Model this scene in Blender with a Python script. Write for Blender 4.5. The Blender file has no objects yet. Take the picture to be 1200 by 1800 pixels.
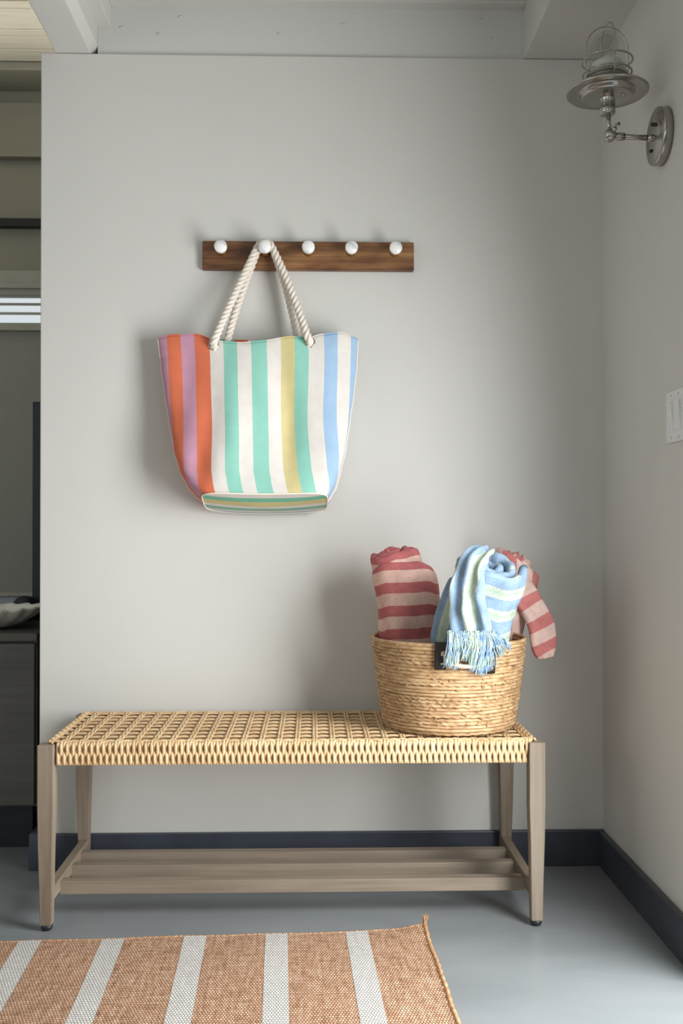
import bpy, math, random
from mathutils import Vector, Matrix, noise
random.seed(7)
PI = math.pi
S = bpy.context.scene
COL = S.collection

# ------------------------------------------------------------------ camera
cam_d = bpy.data.cameras.new('camera'); cam = bpy.data.objects.new('camera', cam_d); COL.objects.link(cam)
cam.location = (0, -2.85, .946)
cam.rotation_euler = (math.radians(90.5), 0, math.radians(-1.5))
cam_d.sensor_width = 36; cam_d.lens = 35.6; cam_d.shift_y = .0083; cam_d.clip_start = .05
S.camera = cam
# ------------------------------------------------------------------ world, light, exposure
w = bpy.data.worlds.new('world'); S.world = w; w.use_nodes = True
bg = w.node_tree.nodes['Background']; bg.inputs[0].default_value = (.88, .96, 1, 1); bg.inputs[1].default_value = .6
def area(name, loc, rot, sx, sy, power, col):
    l = bpy.data.lights.new(name, 'AREA'); l.shape = 'RECTANGLE'; l.size = sx; l.size_y = sy
    l.energy = power; l.color = col
    o = bpy.data.objects.new(name, l); o.location = loc; o.rotation_euler = rot; COL.objects.link(o); return o
area('door_daylight', (.95, -1.24, .84), (0, math.radians(79), 0), 1.35, .8, 44.0, (.965, .985, 1)).data.spread = math.radians(170)
area('rear_window_daylight', (-.9, -4.95, 1.5), (math.radians(82), 0, 0), 2.2, 1.3, 4.5, (.88, .95, 1))
area('left_window_daylight', (-2.95, -2.6, 1.5), (0, math.radians(-84), 0), 1.3, 1.6, 9.0, (.92, .97, 1))
sl = area('far_ceiling_fill', (-2.9, .36, 2.12), (0, math.radians(-104), 0), .3, .3, 2.0, (1, .97, .90)); sl.data.spread = math.radians(26)  # unseen narrow uplight, added to brighten the left bay ceiling
S.view_settings.view_transform = 'Standard'; S.view_settings.look = 'None'
S.view_settings.gamma = 1; S.view_settings.use_curve_mapping = False
S.view_settings.exposure = .35

# ------------------------------------------------------------------ helpers
def lin(c):
    return tuple(((v / 255) / 12.92 if v / 255 <= .04045 else ((v / 255 + .055) / 1.055) ** 2.4) for v in c) + (1,)

class Mat:
    def __init__(s, name, col, rough=.6, metal=0):
        s.m = bpy.data.materials.new(name); s.m.use_nodes = True
        s.t = s.m.node_tree; s.n = s.t.nodes; s.b = s.n['Principled BSDF']
        s.c = lin(col)
        s.b.inputs['Base Color'].default_value = s.c
        s.b.inputs['Roughness'].default_value = rough; s.b.inputs['Metallic'].default_value = metal
    def link(s, a, b): s.t.links.new(a, b)
    def coords(s, scale=(1, 1, 1), uv=False, rot=(0, 0, 0)):
        tc = s.n.new('ShaderNodeTexCoord'); mp = s.n.new('ShaderNodeMapping')
        mp.inputs['Scale'].default_value = scale; mp.inputs['Rotation'].default_value = rot
        s.link(tc.outputs['UV' if uv else 'Object'], mp.inputs[0]); return mp.outputs[0]
    def noise(s, scale, detail=4, vec=None, rough=.55):
        n = s.n.new('ShaderNodeTexNoise'); n.inputs['Scale'].default_value = scale
        n.inputs['Detail'].default_value = detail; n.inputs['Roughness'].default_value = rough
        s.link(vec if vec else s.coords(), n.inputs['Vector']); return n.outputs['Fac']
    def ramp(s, fac, stops, const=False):
        r = s.n.new('ShaderNodeValToRGB')
        if const: r.color_ramp.interpolation = 'CONSTANT'
        e = r.color_ramp.elements
        while len(e) < len(stops): e.new(.5)
        for i, (p, c) in enumerate(stops): e[i].position = p; e[i].color = lin(c)
        s.link(fac, r.inputs[0]); return r.outputs[0]
    def mix(s, fac, a, b, mode='MIX'):
        x = s.n.new('ShaderNodeMix'); x.data_type = 'RGBA'; x.blend_type = mode
        for sock, v in ((x.inputs[0], fac), (x.inputs[6], a), (x.inputs[7], b)):
            if isinstance(v, (int, float)): sock.default_value = v
            elif isinstance(v, tuple): sock.default_value = v
            else: s.link(v, sock)
        return x.outputs[2]
    def math(s, op, a, b=None):
        x = s.n.new('ShaderNodeMath'); x.operation = op
        for i, v in enumerate((a, b)):
            if v is None: continue
            if isinstance(v, (int, float)): x.inputs[i].default_value = v
            else: s.link(v, x.inputs[i])
        return x.outputs[0]
    def color(s, out): s.link(out, s.b.inputs['Base Color']); return s
    def bump(s, h, strength=.3, dist=.002):
        b = s.n.new('ShaderNodeBump'); b.inputs['Strength'].default_value = strength; b.inputs['Distance'].default_value = dist
        s.link(h, b.inputs['Height']); s.link(b.outputs[0], s.b.inputs['Normal']); return s

def plain(name, c, rough=.6, var=.06, scale=30, bump=.05, metal=0, dist=.002):
    m = Mat(name, c, rough, metal)
    f = m.noise(scale)
    lo = tuple(max(0, v * (1 - var)) for v in c); hi = tuple(min(255, v * (1 + var)) for v in c)
    m.color(m.ramp(f, [(.3, lo), (.7, hi)]))
    if bump: m.bump(f, bump, dist)
    return m.m

# paint and structure
def painted(name, c, rough=.55):
    m = Mat(name, c, rough)
    big = m.noise(1.6, 3); fine = m.noise(260, 3)
    lo = tuple(v * .985 for v in c); hi = tuple(min(255, v * 1.01) for v in c)
    m.color(m.ramp(big, [(.3, lo), (.7, hi)])); m.bump(fine, .06, .001)
    return m.m
M = {}
M['wall'] = painted('wall_paint', (207, 205, 199))
M['ceil'] = painted('ceiling_paint', (206, 205, 200), .5)
M['farwall_shaded'] = painted('wall_paint_shaded', (150, 147, 132))  # same wall paint, with the dimness of the far bay put into its colour
M['base'] = plain('navy_skirting_paint', (58, 62, 72), .38, .08, 12, .04)
def floor_mat():
    m = Mat('grey_painted_floor', (128, 132, 134), .3)
    a = m.noise(2.2, 5, m.coords((1, 3, 1))); sp = m.noise(420, 1); sc = m.noise(9, 6, m.coords((1, 5, 1)))
    base = m.ramp(a, [(.3, (120, 125, 127)), (.7, (132, 136, 138))])
    spots = m.ramp(sp, [(.79, (0, 0, 0)), (.83, (255, 255, 255))])
    m.color(m.mix(spots, base, lin((190, 192, 192))))
    r = m.n.new('ShaderNodeMapRange'); r.inputs[3].default_value = .24; r.inputs[4].default_value = .42
    m.link(sc, r.inputs[0]); m.link(r.outputs[0], m.b.inputs['Roughness'])
    m.bump(a, .12, .004)
    return m.m
M['floor'] = floor_mat()
def plank_mat():
    m = Mat('painted_planks', (208, 202, 184), .5)
    f = m.noise(3, 6, m.coords((1, 40, 40)))
    m.color(m.ramp(f, [(.3, (200, 194, 176)), (.7, (214, 208, 192))])); m.bump(f, .3, .002); return m.m
M['plank'] = plank_mat()

def wood(name, cols, axis=0, rough=.55, scale=6, bump=.25, warp=0.):
    m = Mat(name, cols[1], rough)
    sc = [60, 60, 60]; sc[axis] = 2.2
    v = m.coords(tuple(sc)); f = m.noise(scale / 6, 8, v, .62)
    sc2 = [9, 9, 9]; sc2[axis] = 1.2
    g = m.noise(1.5, 5, m.coords(tuple(sc2)))
    c1 = m.ramp(f, [(.32, cols[0]), (.52, cols[1]), (.72, cols[2])])
    c2 = m.ramp(g, [(.40, cols[0]), (.60, cols[2])])
    m.color(m.mix(.4, c1, c2)); m.bump(f, bump, .001)
    return m.m
def walnut():
    m = Mat('walnut_board', (118, 84, 56), .42)
    f = m.noise(1, 9, m.coords((1.6, 40, 70)), .65); g = m.noise(1, 4, m.coords((5, 9, 26))); h = m.noise(1, 3, m.coords((3.2, 3, 3)))
    c = m.ramp(f, [(.3, (92, 64, 44)), (.48, (140, 102, 70)), (.62, (182, 142, 100)), (.75, (210, 172, 130))])
    d = m.ramp(g, [(.36, (160, 134, 110)), (.5, (224, 210, 194)), (.66, (255, 250, 240))])
    e = m.ramp(h, [(.38, (190, 178, 166)), (.62, (255, 255, 255))])
    m.color(m.mix(1.0, m.mix(1.0, m.mix(.25, c, lin((176, 132, 88))), d, 'MULTIPLY'), e, 'MULTIPLY')); m.bump(f, .15, .0008); return m.m
M['leg'] = wood('taupe_wood_upright', [(112, 98, 82), (134, 120, 103), (150, 136, 120)], 2)
M['slat'] = wood('taupe_wood_long', [(110, 97, 82), (132, 118, 102), (148, 134, 118)], 0)
M['cross'] = wood('taupe_wood_cross', [(108, 95, 80), (130, 116, 100), (146, 132, 116)], 1)
M['walnut'] = walnut()
M['cabinet'] = wood('charcoal_cabinet_wood', [(82, 81, 77), (92, 91, 87), (102, 101, 96)], 0, .5)
M['rubber'] = plain('black_foot_plastic', (30, 32, 40), .45, .1, 60, .05)

def cord_mat(name, cols, scale=26):
    m = Mat(name, cols[1], .62)
    f = m.noise(scale, 3); g = m.noise(420, 2)
    c = m.ramp(f, [(.3, cols[0]), (.5, cols[1]), (.7, cols[2])])
    m.color(m.mix(.25, c, m.ramp(g, [(.3, cols[0]), (.7, cols[2])]))); m.bump(g, .25, .0006)
    return m.m
M['cord'] = cord_mat('woven_wicker_cord', [(188, 154, 112), (212, 180, 136), (226, 198, 156)])
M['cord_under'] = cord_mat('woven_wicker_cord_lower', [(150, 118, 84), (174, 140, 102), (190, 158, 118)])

def leaf_mat():
    m = Mat('banana_leaf_coil', (190, 150, 100), .6)
    v = m.coords((1, 1, 1), uv=True)
    sx = m.n.new('ShaderNodeMapping'); sx.inputs['Scale'].default_value = (14, 1, 1); m.link(v, sx.inputs[0])
    f = m.noise(1.6, 6, sx.outputs[0], .7)
    s2 = m.n.new('ShaderNodeMapping'); s2.inputs['Scale'].default_value = (60, 5, 1); m.link(v, s2.inputs[0])
    g = m.noise(1.3, 3, s2.outputs[0])
    c = m.ramp(f, [(.28, (104, 76, 50)), (.42, (168, 132, 92)), (.55, (198, 164, 122)), (.75, (222, 196, 158))])
    d = m.ramp(g, [(.62, (255, 255, 255)), (.74, (96, 70, 48))])
    m.color(m.mix(.75, c, d, 'MULTIPLY')); m.bump(m.noise(300, 3), .3, .0008)
    return m.m
M['leaf'] = leaf_mat()
M['leather'] = plain('black_leather', (34, 31, 30), .5, .12, 200, .2)
M['twine'] = plain('cream_stitching', (206, 192, 168), .8)
def rope_mat():
    m = Mat('cotton_rope', (224, 215, 202), .85)
    g = m.noise(500, 2); m.color(m.ramp(g, [(.3, (214, 203, 188)), (.7, (236, 228, 217))])); m.bump(g, .4, .0008)
    m.b.inputs['Subsurface Weight'].default_value = 0
    return m.m
M['rope'] = rope_mat()
M['brass'] = plain('brushed_brass', (196, 160, 92), .32, .06, 80, .05, 1)
def nickel():
    m = Mat('brushed_nickel', (176, 172, 166), .3, 1)
    f = m.noise(40, 3, m.coords((1, 1, 18)))
    r = m.n.new('ShaderNodeMapRange'); r.inputs[3].default_value = .16; r.inputs[4].default_value = .3
    m.link(f, r.inputs[0]); m.link(r.outputs[0], m.b.inputs['Roughness'])
    m.b.inputs['Anisotropic'].default_value = .4
    return m.m
M['nickel'] = nickel()
M['darkmetal'] = plain('dark_screw_metal', (70, 68, 66), .4, .05, 80, 0, 1)
def marble():
    m = Mat('white_marble', (232, 230, 226), .25)
    wv = m.n.new('ShaderNodeTexWave'); wv.inputs['Scale'].default_value = 6; wv.inputs['Distortion'].default_value = 5
    wv.inputs['Detail'].default_value = 3; m.link(m.coords((1, 1, 1.4), rot=(0, .7, 0)), wv.inputs[0])
    m.color(m.ramp(wv.outputs['Fac'], [(.0, (204, 208, 212)), (.10, (228, 228, 226)), (.5, (240, 238, 234))])); return m.m
M['marble'] = marble()
M['switch'] = plain('white_switch_plastic', (226, 226, 224), .35, .02, 40, 0)
M['shell'] = plain('chalk_white_ceramic', (242, 240, 230), .6, .05, 60, .1)
M['dark'] = plain('blue_black_lacquer', (30, 35, 43), .45, .1, 30, .05)
M['mirror'] = plain('grey_panel', (96, 98, 94), .3, .05, 5, 0)
M['blind'] = plain('grey_roller_fabric', (158, 158, 148), .8, .03, 300, .15)
M['louvretrim'] = plain('window_trim_paint', (176, 174, 160), .5, .03, 20, .05)
M['sill'] = plain('pale_blue_grey_sill', (190, 195, 205), .5, .03, 20, .05)
M['black'] = plain('black_rod', (24, 24, 22), .5, .05, 20, 0)
def glass():
    m = Mat('clear_glass', (255, 255, 255), .03)
    t = m.n.new('ShaderNodeBsdfTransparent'); t.inputs[0].default_value = (.93, .94, .93, 1)
    g = m.n.new('ShaderNodeBsdfGlossy'); g.inputs['Roughness'].default_value = .04
    lw = m.n.new('ShaderNodeLayerWeight'); lw.inputs[0].default_value = .25
    mx = m.n.new('ShaderNodeMixShader'); m.link(m.math('MULTIPLY', m.math('POWER', lw.outputs['Facing'], 2.0), .55), mx.inputs[0]); m.link(t.outputs[0], mx.inputs[1]); m.link(g.outputs[0], mx.inputs[2])
    m.link(mx.outputs[0], m.n['Material Output'].inputs[0])
    return m.m
M['glass'] = glass()
M['bulb'] = plain('pale_lamp_holder', (214, 212, 206), .5, .02, 30, 0)

def stripe_mat(name, stops, axis='X', rough=.8, fuzz=.25, fade=.12, bumpscale=450, soft=0.0, coord_noise=0.0):
    """stops over 0..1 of a UV axis, constant bands."""
    m = Mat(name, (200, 200, 200), rough)
    tc = m.n.new('ShaderNodeTexCoord'); sp = m.n.new('ShaderNodeSeparateXYZ'); m.link(tc.outputs['UV'], sp.inputs[0])
    fac = sp.outputs[axis]
    if coord_noise:
        nz = m.noise(55, 3); fac = m.math('ADD', fac, m.math('MULTIPLY', m.math('SUBTRACT', nz, .5), coord_noise))
    if soft: fac = m.math('FRACT', fac)
    c = m.ramp(fac, stops, True)
    f = m.noise(bumpscale, 3); g = m.noise(26, 4)
    v = m.math('ADD', m.math('MULTIPLY', f, .5), m.math('MULTIPLY', g, .5))
    dk = m.ramp(v, [(.3, (255 - 255 * fade * 1.6,) * 3), (.7, (255, 255, 255))])
    m.color(m.mix(1.0, c, dk, 'MULTIPLY')); m.bump(f, fuzz, .0015)
    return m
# canvas tote stripes: 30 bands of equal real width, measured round the bag
TE, CR, YE, OR, PK, BL = (144, 204, 186), (226, 220, 212), (212, 198, 142), (222, 116, 80), (200, 148, 170), (160, 190, 218)
SW = .0386; S0 = -.598
left_cols = [TE, CR, TE, CR, OR, PK, OR, PK, OR, PK, OR, CR, TE, OR, CR, OR]
right_cols = [CR, YE, TE, CR, BL, CR, BL, CR, BL, CR, TE, YE, CR, TE, CR]
bands = list(reversed(left_cols)) + right_cols
L0 = .0225 - len(left_cols) * SW; LEN = len(bands) * SW
bag_m = stripe_mat('striped_canvas', [(i / len(bands), c) for i, c in enumerate(bands)], 'X', .75, .15, .05, 700)
M['bag'] = bag_m.m
M['bag_bottom'] = stripe_mat('striped_canvas_base', [(0, CR), (.14, (118, 190, 160)), (.3, YE), (.5, CR), (.62, (130, 186, 166)), (.76, CR), (.88, BL)], 'Y', .75, .15, .05, 700).m
M['piping'] = plain('cream_piping', (236, 222, 205), .8, .03, 300, .1)
# towels
RO, LP = (206, 116, 116), (246, 204, 188)
M['rose'] = stripe_mat('rose_striped_terry', [(0, RO), (.46, LP)], 'Y', .95, .7, .16, 330, 1, .05).m
CO, LC = (226, 138, 134), (250, 214, 202)
M['coral'] = stripe_mat('coral_striped_terry', [(0, CO), (.46, LC)], 'Y', .95, .7, .14, 330, 1, .05).m
BB, GG = (152, 178, 204), (200, 214, 196)
M['blue'] = stripe_mat('blue_green_striped_terry', [(0, BB), (.5, GG), (.68, (184, 208, 180)), (.78, GG)], 'Y', .95, .7, .18, 330, 1, .16).m
def fringe_mat():
    m = Mat('blue_green_fringe', (176, 204, 220), .9)
    f = m.noise(38, 2); m.color(m.ramp(f, [(.36, (140, 170, 204)), (.5, (172, 196, 210)), (.64, (188, 208, 186))])); return m.m
M['fringe'] = fringe_mat()

def rug_mat(name, cols, strong=True):
    m = Mat(name, cols[1], .9)
    tc = m.n.new('ShaderNodeTexCoord')
    mp = m.n.new('ShaderNodeMapping'); m.link(tc.outputs['UV'], mp.inputs[0])
    br = m.n.new('ShaderNodeTexBrick'); m.link(mp.outputs[0], br.inputs['Vector'])
    br.inputs['Scale'].default_value = 100; br.inputs['Brick Width'].default_value = .62; br.inputs['Row Height'].default_value = .78
    br.inputs['Mortar Size'].default_value = .12; br.inputs['Mortar Smooth'].default_value = .6
    br.inputs['Color1'].default_value = (1, 1, 1, 1); br.inputs['Color2'].default_value = (.72, .72, .72, 1); br.inputs['Mortar'].default_value = (.22, .16, .12, 1)
    if not strong:
        br.inputs['Color2'].default_value = (.84, .84, .83, 1); br.inputs['Mortar'].default_value = (.30, .28, .25, 1)
    s2 = m.n.new('ShaderNodeMapping'); s2.inputs['Scale'].default_value = (6, 55, 1); m.link(tc.outputs['UV'], s2.inputs[0])
    g = m.noise(3, 5, s2.outputs[0], .6)
    s3 = m.n.new('ShaderNodeMapping'); s3.inputs['Scale'].default_value = (60, 8, 1); m.link(tc.outputs['UV'], s3.inputs[0])
    h = m.noise(2, 4, s3.outputs[0], .6)
    gh = m.math('ADD', m.math('MULTIPLY', g, .5), m.math('MULTIPLY', h, .5))
    c = m.ramp(gh, [(.34, cols[0]), (.5, cols[1]), (.66, cols[2])])
    m.color(m.mix(1.0, c, br.outputs['Color'], 'MULTIPLY')); m.bump(br.outputs['Color'], .8, .002)
    return m.m
M['rug'] = rug_mat('tan_flatweave', [(158, 116, 86), (214, 170, 136), (240, 212, 186)])
M['rug_white'] = rug_mat('white_flatweave', [(212, 208, 202), (226, 223, 218), (236, 234, 230)], False)
M['binding'] = cord_mat('rug_binding_yarn', [(140, 96, 62), (184, 136, 94), (210, 170, 128)], 90)

# ---- mesh builder
class MB:
    def __init__(s): s.v = []; s.f = []; s.uv = []
    def add(s, vs, fs, uvs=None):
        o = len(s.v); s.v += [Vector(p) for p in vs]; s.f += [tuple(i + o for i in f) for f in fs]
        s.uv += (uvs if uvs else [(0, 0)] * len(vs)); return s
    def box(s, x0, x1, y0, y1, z0, z1):
        vs = [(x, y, z) for x in (x0, x1) for y in (y0, y1) for z in (z0, z1)]
        return s.add(vs, [(0, 1, 3, 2), (4, 6, 7, 5), (0, 4, 5, 1), (2, 3, 7, 6), (0, 2, 6, 4), (1, 5, 7, 3)],
                     [(v[0], v[1]) for v in vs])
    def grid(s, fn, nu, nv, closed_u=False, uvf=None):
        """fn(u,v)->point, u,v in 0..1"""
        vs = []; uvs = []
        cu = nu if closed_u else nu + 1
        for j in range(nv + 1):
            for i in range(cu):
                p = fn(i / nu, j / nv); vs.append(p); uvs.append(uvf(i / nu, j / nv) if uvf else (i / nu, j / nv))
        fs = []
        for j in range(nv):
            for i in range(nu):
                a = j * cu + i; b = j * cu + (i + 1) % cu
                fs.append((a, b, b + cu, a + cu))
        return s.add(vs, fs, uvs)
    def lathe(s, prof, seg=40, origin=(0, 0, 0), axis='Z', cap=True):
        vs = []; fs = []; o = Vector(origin)
        for r, h in prof:
            for k in range(seg):
                a = 2 * PI * k / seg; x, y = r * math.cos(a), r * math.sin(a)
                p = {'Z': (x, y, h), 'Y': (x, h, y), 'X': (h, x, y)}[axis]
                vs.append(o + Vector(p))
        n = len(prof)
        for j in range(n - 1):
            for k in range(seg):
                k2 = (k + 1) % seg; fs.append((j * seg + k, j * seg + k2, (j + 1) * seg + k2, (j + 1) * seg + k))
        if cap:
            fs.append(tuple(range(seg - 1, -1, -1))); fs.append(tuple((n - 1) * seg + k for k in range(seg)))
        return s.add(vs, fs)
    def tube(s, pts, r, seg=8, closed=False, flat=1.0, up=None, cap=True):
        pts = [Vector(p) for p in pts]; n = len(pts)
        rs = r if isinstance(r, (list, tuple)) else [r] * n
        vs = []; prev = None; acc = 0; uvs = []
        for i, p in enumerate(pts):
            a = pts[(i - 1) % n] if closed else pts[max(0, i - 1)]
            b = pts[(i + 1) % n] if closed else pts[min(n - 1, i + 1)]
            t = (b - a); t = t.normalized() if t.length > 1e-9 else Vector((0, 0, 1))
            if up is not None: nx = Vector(up)
            elif prev is None: nx = Vector((0, 0, 1)) if abs(t.z) < .9 else Vector((1, 0, 0))
            else: nx = prev
            nx = nx - t * nx.dot(t)
            nx = nx.normalized() if nx.length > 1e-6 else t.orthogonal().normalized()
            prev = nx; ny = t.cross(nx)
            if i: acc += (p - pts[i - 1]).length
            for k in range(seg):
                an = 2 * PI * k / seg
                vs.append(p + nx * (math.cos(an) * rs[i] * flat) + ny * (math.sin(an) * rs[i])); uvs.append((acc, k / seg))
        fs = []
        m = n if closed else n - 1
        for i in range(m):
            i2 = (i + 1) % n
            for k in range(seg):
                k2 = (k + 1) % seg; fs.append((i * seg + k, i * seg + k2, i2 * seg + k2, i2 * seg + k))
        if not closed and cap:
            fs.append(tuple(range(seg - 1, -1, -1))); fs.append(tuple((n - 1) * seg + k for k in range(seg)))
        return s.add(vs, fs, uvs)
    def build(s, name, mat, parent=None, smooth=True, bevel=0, bseg=2, fix=False):
        off = parent_world(parent)
        me = bpy.data.meshes.new(name); me.from_pydata([v - off for v in s.v], [], s.f)
        uvl = me.uv_layers.new(name='UVMap')
        for lp in me.loops: uvl.data[lp.index].uv = s.uv[lp.vertex_index]
        me.materials.append(mat)
        if smooth: me.polygons.foreach_set('use_smooth', [True] * len(me.polygons))
        o = bpy.data.objects.new(name, me); COL.objects.link(o)
        if parent: o.parent = parent
        if fix:
            import bmesh
            bm = bmesh.new(); bm.from_mesh(me); bmesh.ops.recalc_face_normals(bm, faces=bm.faces); bm.to_mesh(me); bm.free()
        if bevel:
            b = o.modifiers.new('bevel', 'BEVEL'); b.width = bevel; b.segments = bseg; b.limit_method = 'ANGLE'
            b.angle_limit = math.radians(40); b.harden_normals = False
            if smooth: me.polygons.foreach_set('use_smooth', [False] * len(me.polygons))
        return o
def parent_world(p):
    v = Vector((0, 0, 0))
    while p: v = v + p.location; p = p.parent
    return v
def thing(name, label, cat, loc, group=None):
    o = bpy.data.objects.new(name, None); o.location = loc; COL.objects.link(o)
    o.empty_display_size = .05; o['label'] = label; o['category'] = cat
    if group: o['group'] = group
    return o
def struct(o): o['kind'] = 'structure'; return o
def stuff(o): o['kind'] = 'stuff'; return o
def sbox(name, mat, *b, bevel=0, parent=None):
    bxs = b[0] if isinstance(b[0], (list, tuple)) else [b]
    m = MB()
    for q in bxs: m.box(*q)
    o = m.build(name, mat, parent, smooth=False, bevel=bevel)
    return struct(o) if parent is None else o
def interp(tab, x):
    if x <= tab[0][0]: return tab[0][1:]
    for a, b in zip(tab, tab[1:]):
        if x <= b[0]:
            t = (x - a[0]) / (b[0] - a[0]); t2 = t * t * (3 - 2 * t) * .5 + t * .5
            return tuple(p + (q - p) * t2 for p, q in zip(a[1:], b[1:]))
    return tab[-1][1:]
def catmull(pts, sub):
    P = [Vector(p) for p in pts]; P = [P[0] * 2 - P[1]] + P + [P[-1] * 2 - P[-2]]; out = []
    for i in range(1, len(P) - 2):
        for k in range(sub):
            t = k / sub; a, b, c, d = P[i - 1:i + 3]
            out.append(.5 * ((2 * b) + (c - a) * t + (2 * a - 5 * b + 4 * c - d) * t * t + (3 * b - a - 3 * c + d) * t ** 3))
    out.append(P[-2]); return out

# ------------------------------------------------------------------ structure
XR = .815
sbox('floor', M['floor'], -3.1, 1.0, -5.1, 1.1, -.1, 0)
sbox('wall_back', M['wall'], -.768, XR + .1, 0, .12, 0, 2.283, bevel=.003)
sbox('wall_right', M['wall'], [(XR, XR + .12, -.76, .12, 0, 2.6), (XR, XR + .12, -5.1, -1.95, 0, 2.6), (XR, XR + .12, -1.95, -.76, 2.1, 2.6)])
sbox('wall_left', M['wall'], [(-3.12, -3.0, -5.1, -3.5, 0, 2.7), (-3.12, -3.0, -1.7, .2, 0, 2.7), (-3.12, -3.0, -3.5, -1.7, 0, .8), (-3.12, -3.0, -3.5, -1.7, 2.2, 2.7), (-3.12, -3.0, .7, 1.1, 0, 2.7), (-3.12, -3.0, .2, .7, 0, 1.9), (-3.12, -3.0, .2, .7, 2.4, 2.7)])
sbox('wall_rear', M['wall'], [(-3.1, -2.0, -5.12, -5.0, 0, 2.7), (.2, 1.0, -5.12, -5.0, 0, 2.7), (-2.0, .2, -5.12, -5.0, 0, .85), (-2.0, .2, -5.12, -5.0, 2.15, 2.7)])
sbox('door_1', M['louvretrim'], [(XR - .012, XR + .12, -.762, -.70, 0, 2.14), (XR - .012, XR + .12, -2.01, -1.95, 0, 2.14), (XR - .012, XR + .12, -1.95, -.762, 2.08, 2.14)], bevel=.002)
# ceiling: main bay lower than the left bay, with painted planks in the left bay
ce = MB(); ce.box(-.625, XR + .1, -5.1, .13, 2.432, 2.5); ce.box(-3.1, -.62, -5.1, 1.1, 2.62, 2.7)
ceil = struct(ce.build('ceiling', M['ceil'], smooth=False))
y = -.34
while y < .74:
    mb = MB(); mb.box(-2.4, -.72, y + .002, y + .044, 2.585 + random.uniform(0, .003), 2.63)
    mb.build('plank', M['plank'], ceil, smooth=False, bevel=.002, bseg=1); y += .046
# beams
b1 = MB()
prof = [(-.727, 2.284), (-.631, 2.284), (-.613, 2.31), (-.613, 2.63), (-.727, 2.63)]
b1.add([(x, yy, z) for yy in (-5.0, .9) for x, z in prof], [(4, 3, 2, 1, 0), (5, 6, 7, 8, 9)] + [(i, (i + 1) % 5, 5 + (i + 1) % 5, 5 + i) for i in range(5)])
struct(b1.build('ceiling_beam', M['ceil'], smooth=False, bevel=.003, fix=True))
sbox('ceiling_beam', M['ceil'], .592, XR + .01, -5.0, .013, 2.284, 2.5, bevel=.003)
sbox('trim_1', M['ceil'], [(-.613, .6, .012, .11, 2.283, 2.44)], bevel=.001)            # header board over the wall
sbox('trim_2', M['ceil'], -.616, -.575, -1.2, .012, 2.362, 2.44, bevel=.002)               # small blocking beside the beam
sbox('trim_3', M['ceil'], -.575, .592, -.03, .014, 2.425, 2.44, bevel=.002)
# nail marks of the header board
nm = MB()
for (x, z) in [(-.545, 2.363), (-.44, 2.345), (-.38, 2.395), (.47, 2.40), (.50, 2.345), (.08, 2.38), (-.1, 2.35)]:
    nm.tube([(x - .007, .0112, z), (x, .0105, z + .001), (x + .006, .0112, z + .002)], .0016, 6)
struct(nm.build('trim_4', M['ceil']))
# skirting
bb = MB(); bb.box(-.793, XR - .0, -.015, .0, 0, .1); bb.box(-.793, -.768, .0, .12, 0, .1)
struct(bb.build('baseboard_back', M['base'], smooth=False, bevel=.003))
sbox('baseboard_right', M['base'], XR - .018, XR, -.70, -.015, 0, .098, bevel=.004)

# ---- far bay seen past the end of the wall
fy = .9
sbox('wall_far', M['farwall_shaded'], [(-3.1, -.5, fy, fy + .1, 0, .62), (-3.1, -.5, fy, fy + .1, 1.835, 2.7), (-.85, -.5, fy, fy + .1, .6, 1.85), (-.56, -.5, .1, .9, 0, 2.7)])
sbox('trim_5', M['farwall_shaded'], -2.4, -.6, .72, .9, 2.56, 2.62, bevel=.006)
sbox('trim_6', M['farwall_shaded'], [(-2.4, -.6, .875, .9, 2.325, 2.51), (-2.4, -.6, .86, .9, 2.305, 2.325)], bevel=.002)
rod = MB(); rod.box(-2.3, -.7, .865, .9, 2.052, 2.082)
struct(rod.build('trim_7', M['black'], smooth=False, bevel=.002))
win = MB(); win.box(-2.4, -.62, .87, .9, 1.845, 1.892); win.box(-2.4, -.62, .862, .9, 1.825, 1.845); win.box(-2.4, -.62, .875, .93, 1.803, 1.827)
win.box(-2.4, -.62, .868, .96, 1.672, 1.7)
wn = struct(win.build('window_1', M['louvretrim'], smooth=False, bevel=.002))
for z in (1.767, 1.733):
    sl = MB(); sl.add([(-2.4, .885, z - .001), (-.62, .885, z - .001), (-.62, .935, z + .014), (-2.4, .935, z + .014), (-2.4, .885, z + .005), (-.62, .885, z + .005), (-.62, .935, z + .020), (-2.4, .935, z + .020)],
                      [(0, 1, 2, 3), (7, 6, 5, 4), (0, 4, 5, 1), (1, 5, 6, 2), (2, 6, 7, 3), (3, 7, 4, 0)])
    sl.build('slat', M['louvretrim'], wn, smooth=False, fix=True)
pn = MB(); pn.box(-2.4, -.62, .94, .944, 1.69, 1.81)
rb = thing('roller_blind', 'grey roller blind hanging below the slatted window, behind the wall end', 'blind', (-1.5, .9, .72))
m = MB(); m.box(-2.4, -.62, .892, .895, .712, 1.674); m.build('blind_fabric', M['blind'], rb, smooth=False)
m = MB(); m.box(-2.4, -.62, .886, .9, .7, .714); m.build('bottom_bar', M['louvretrim'], rb, smooth=False, bevel=.003)
sbox('trim_8', M['sill'], -2.4, -.62, .905, .93, .61, .72, bevel=.002)

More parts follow.
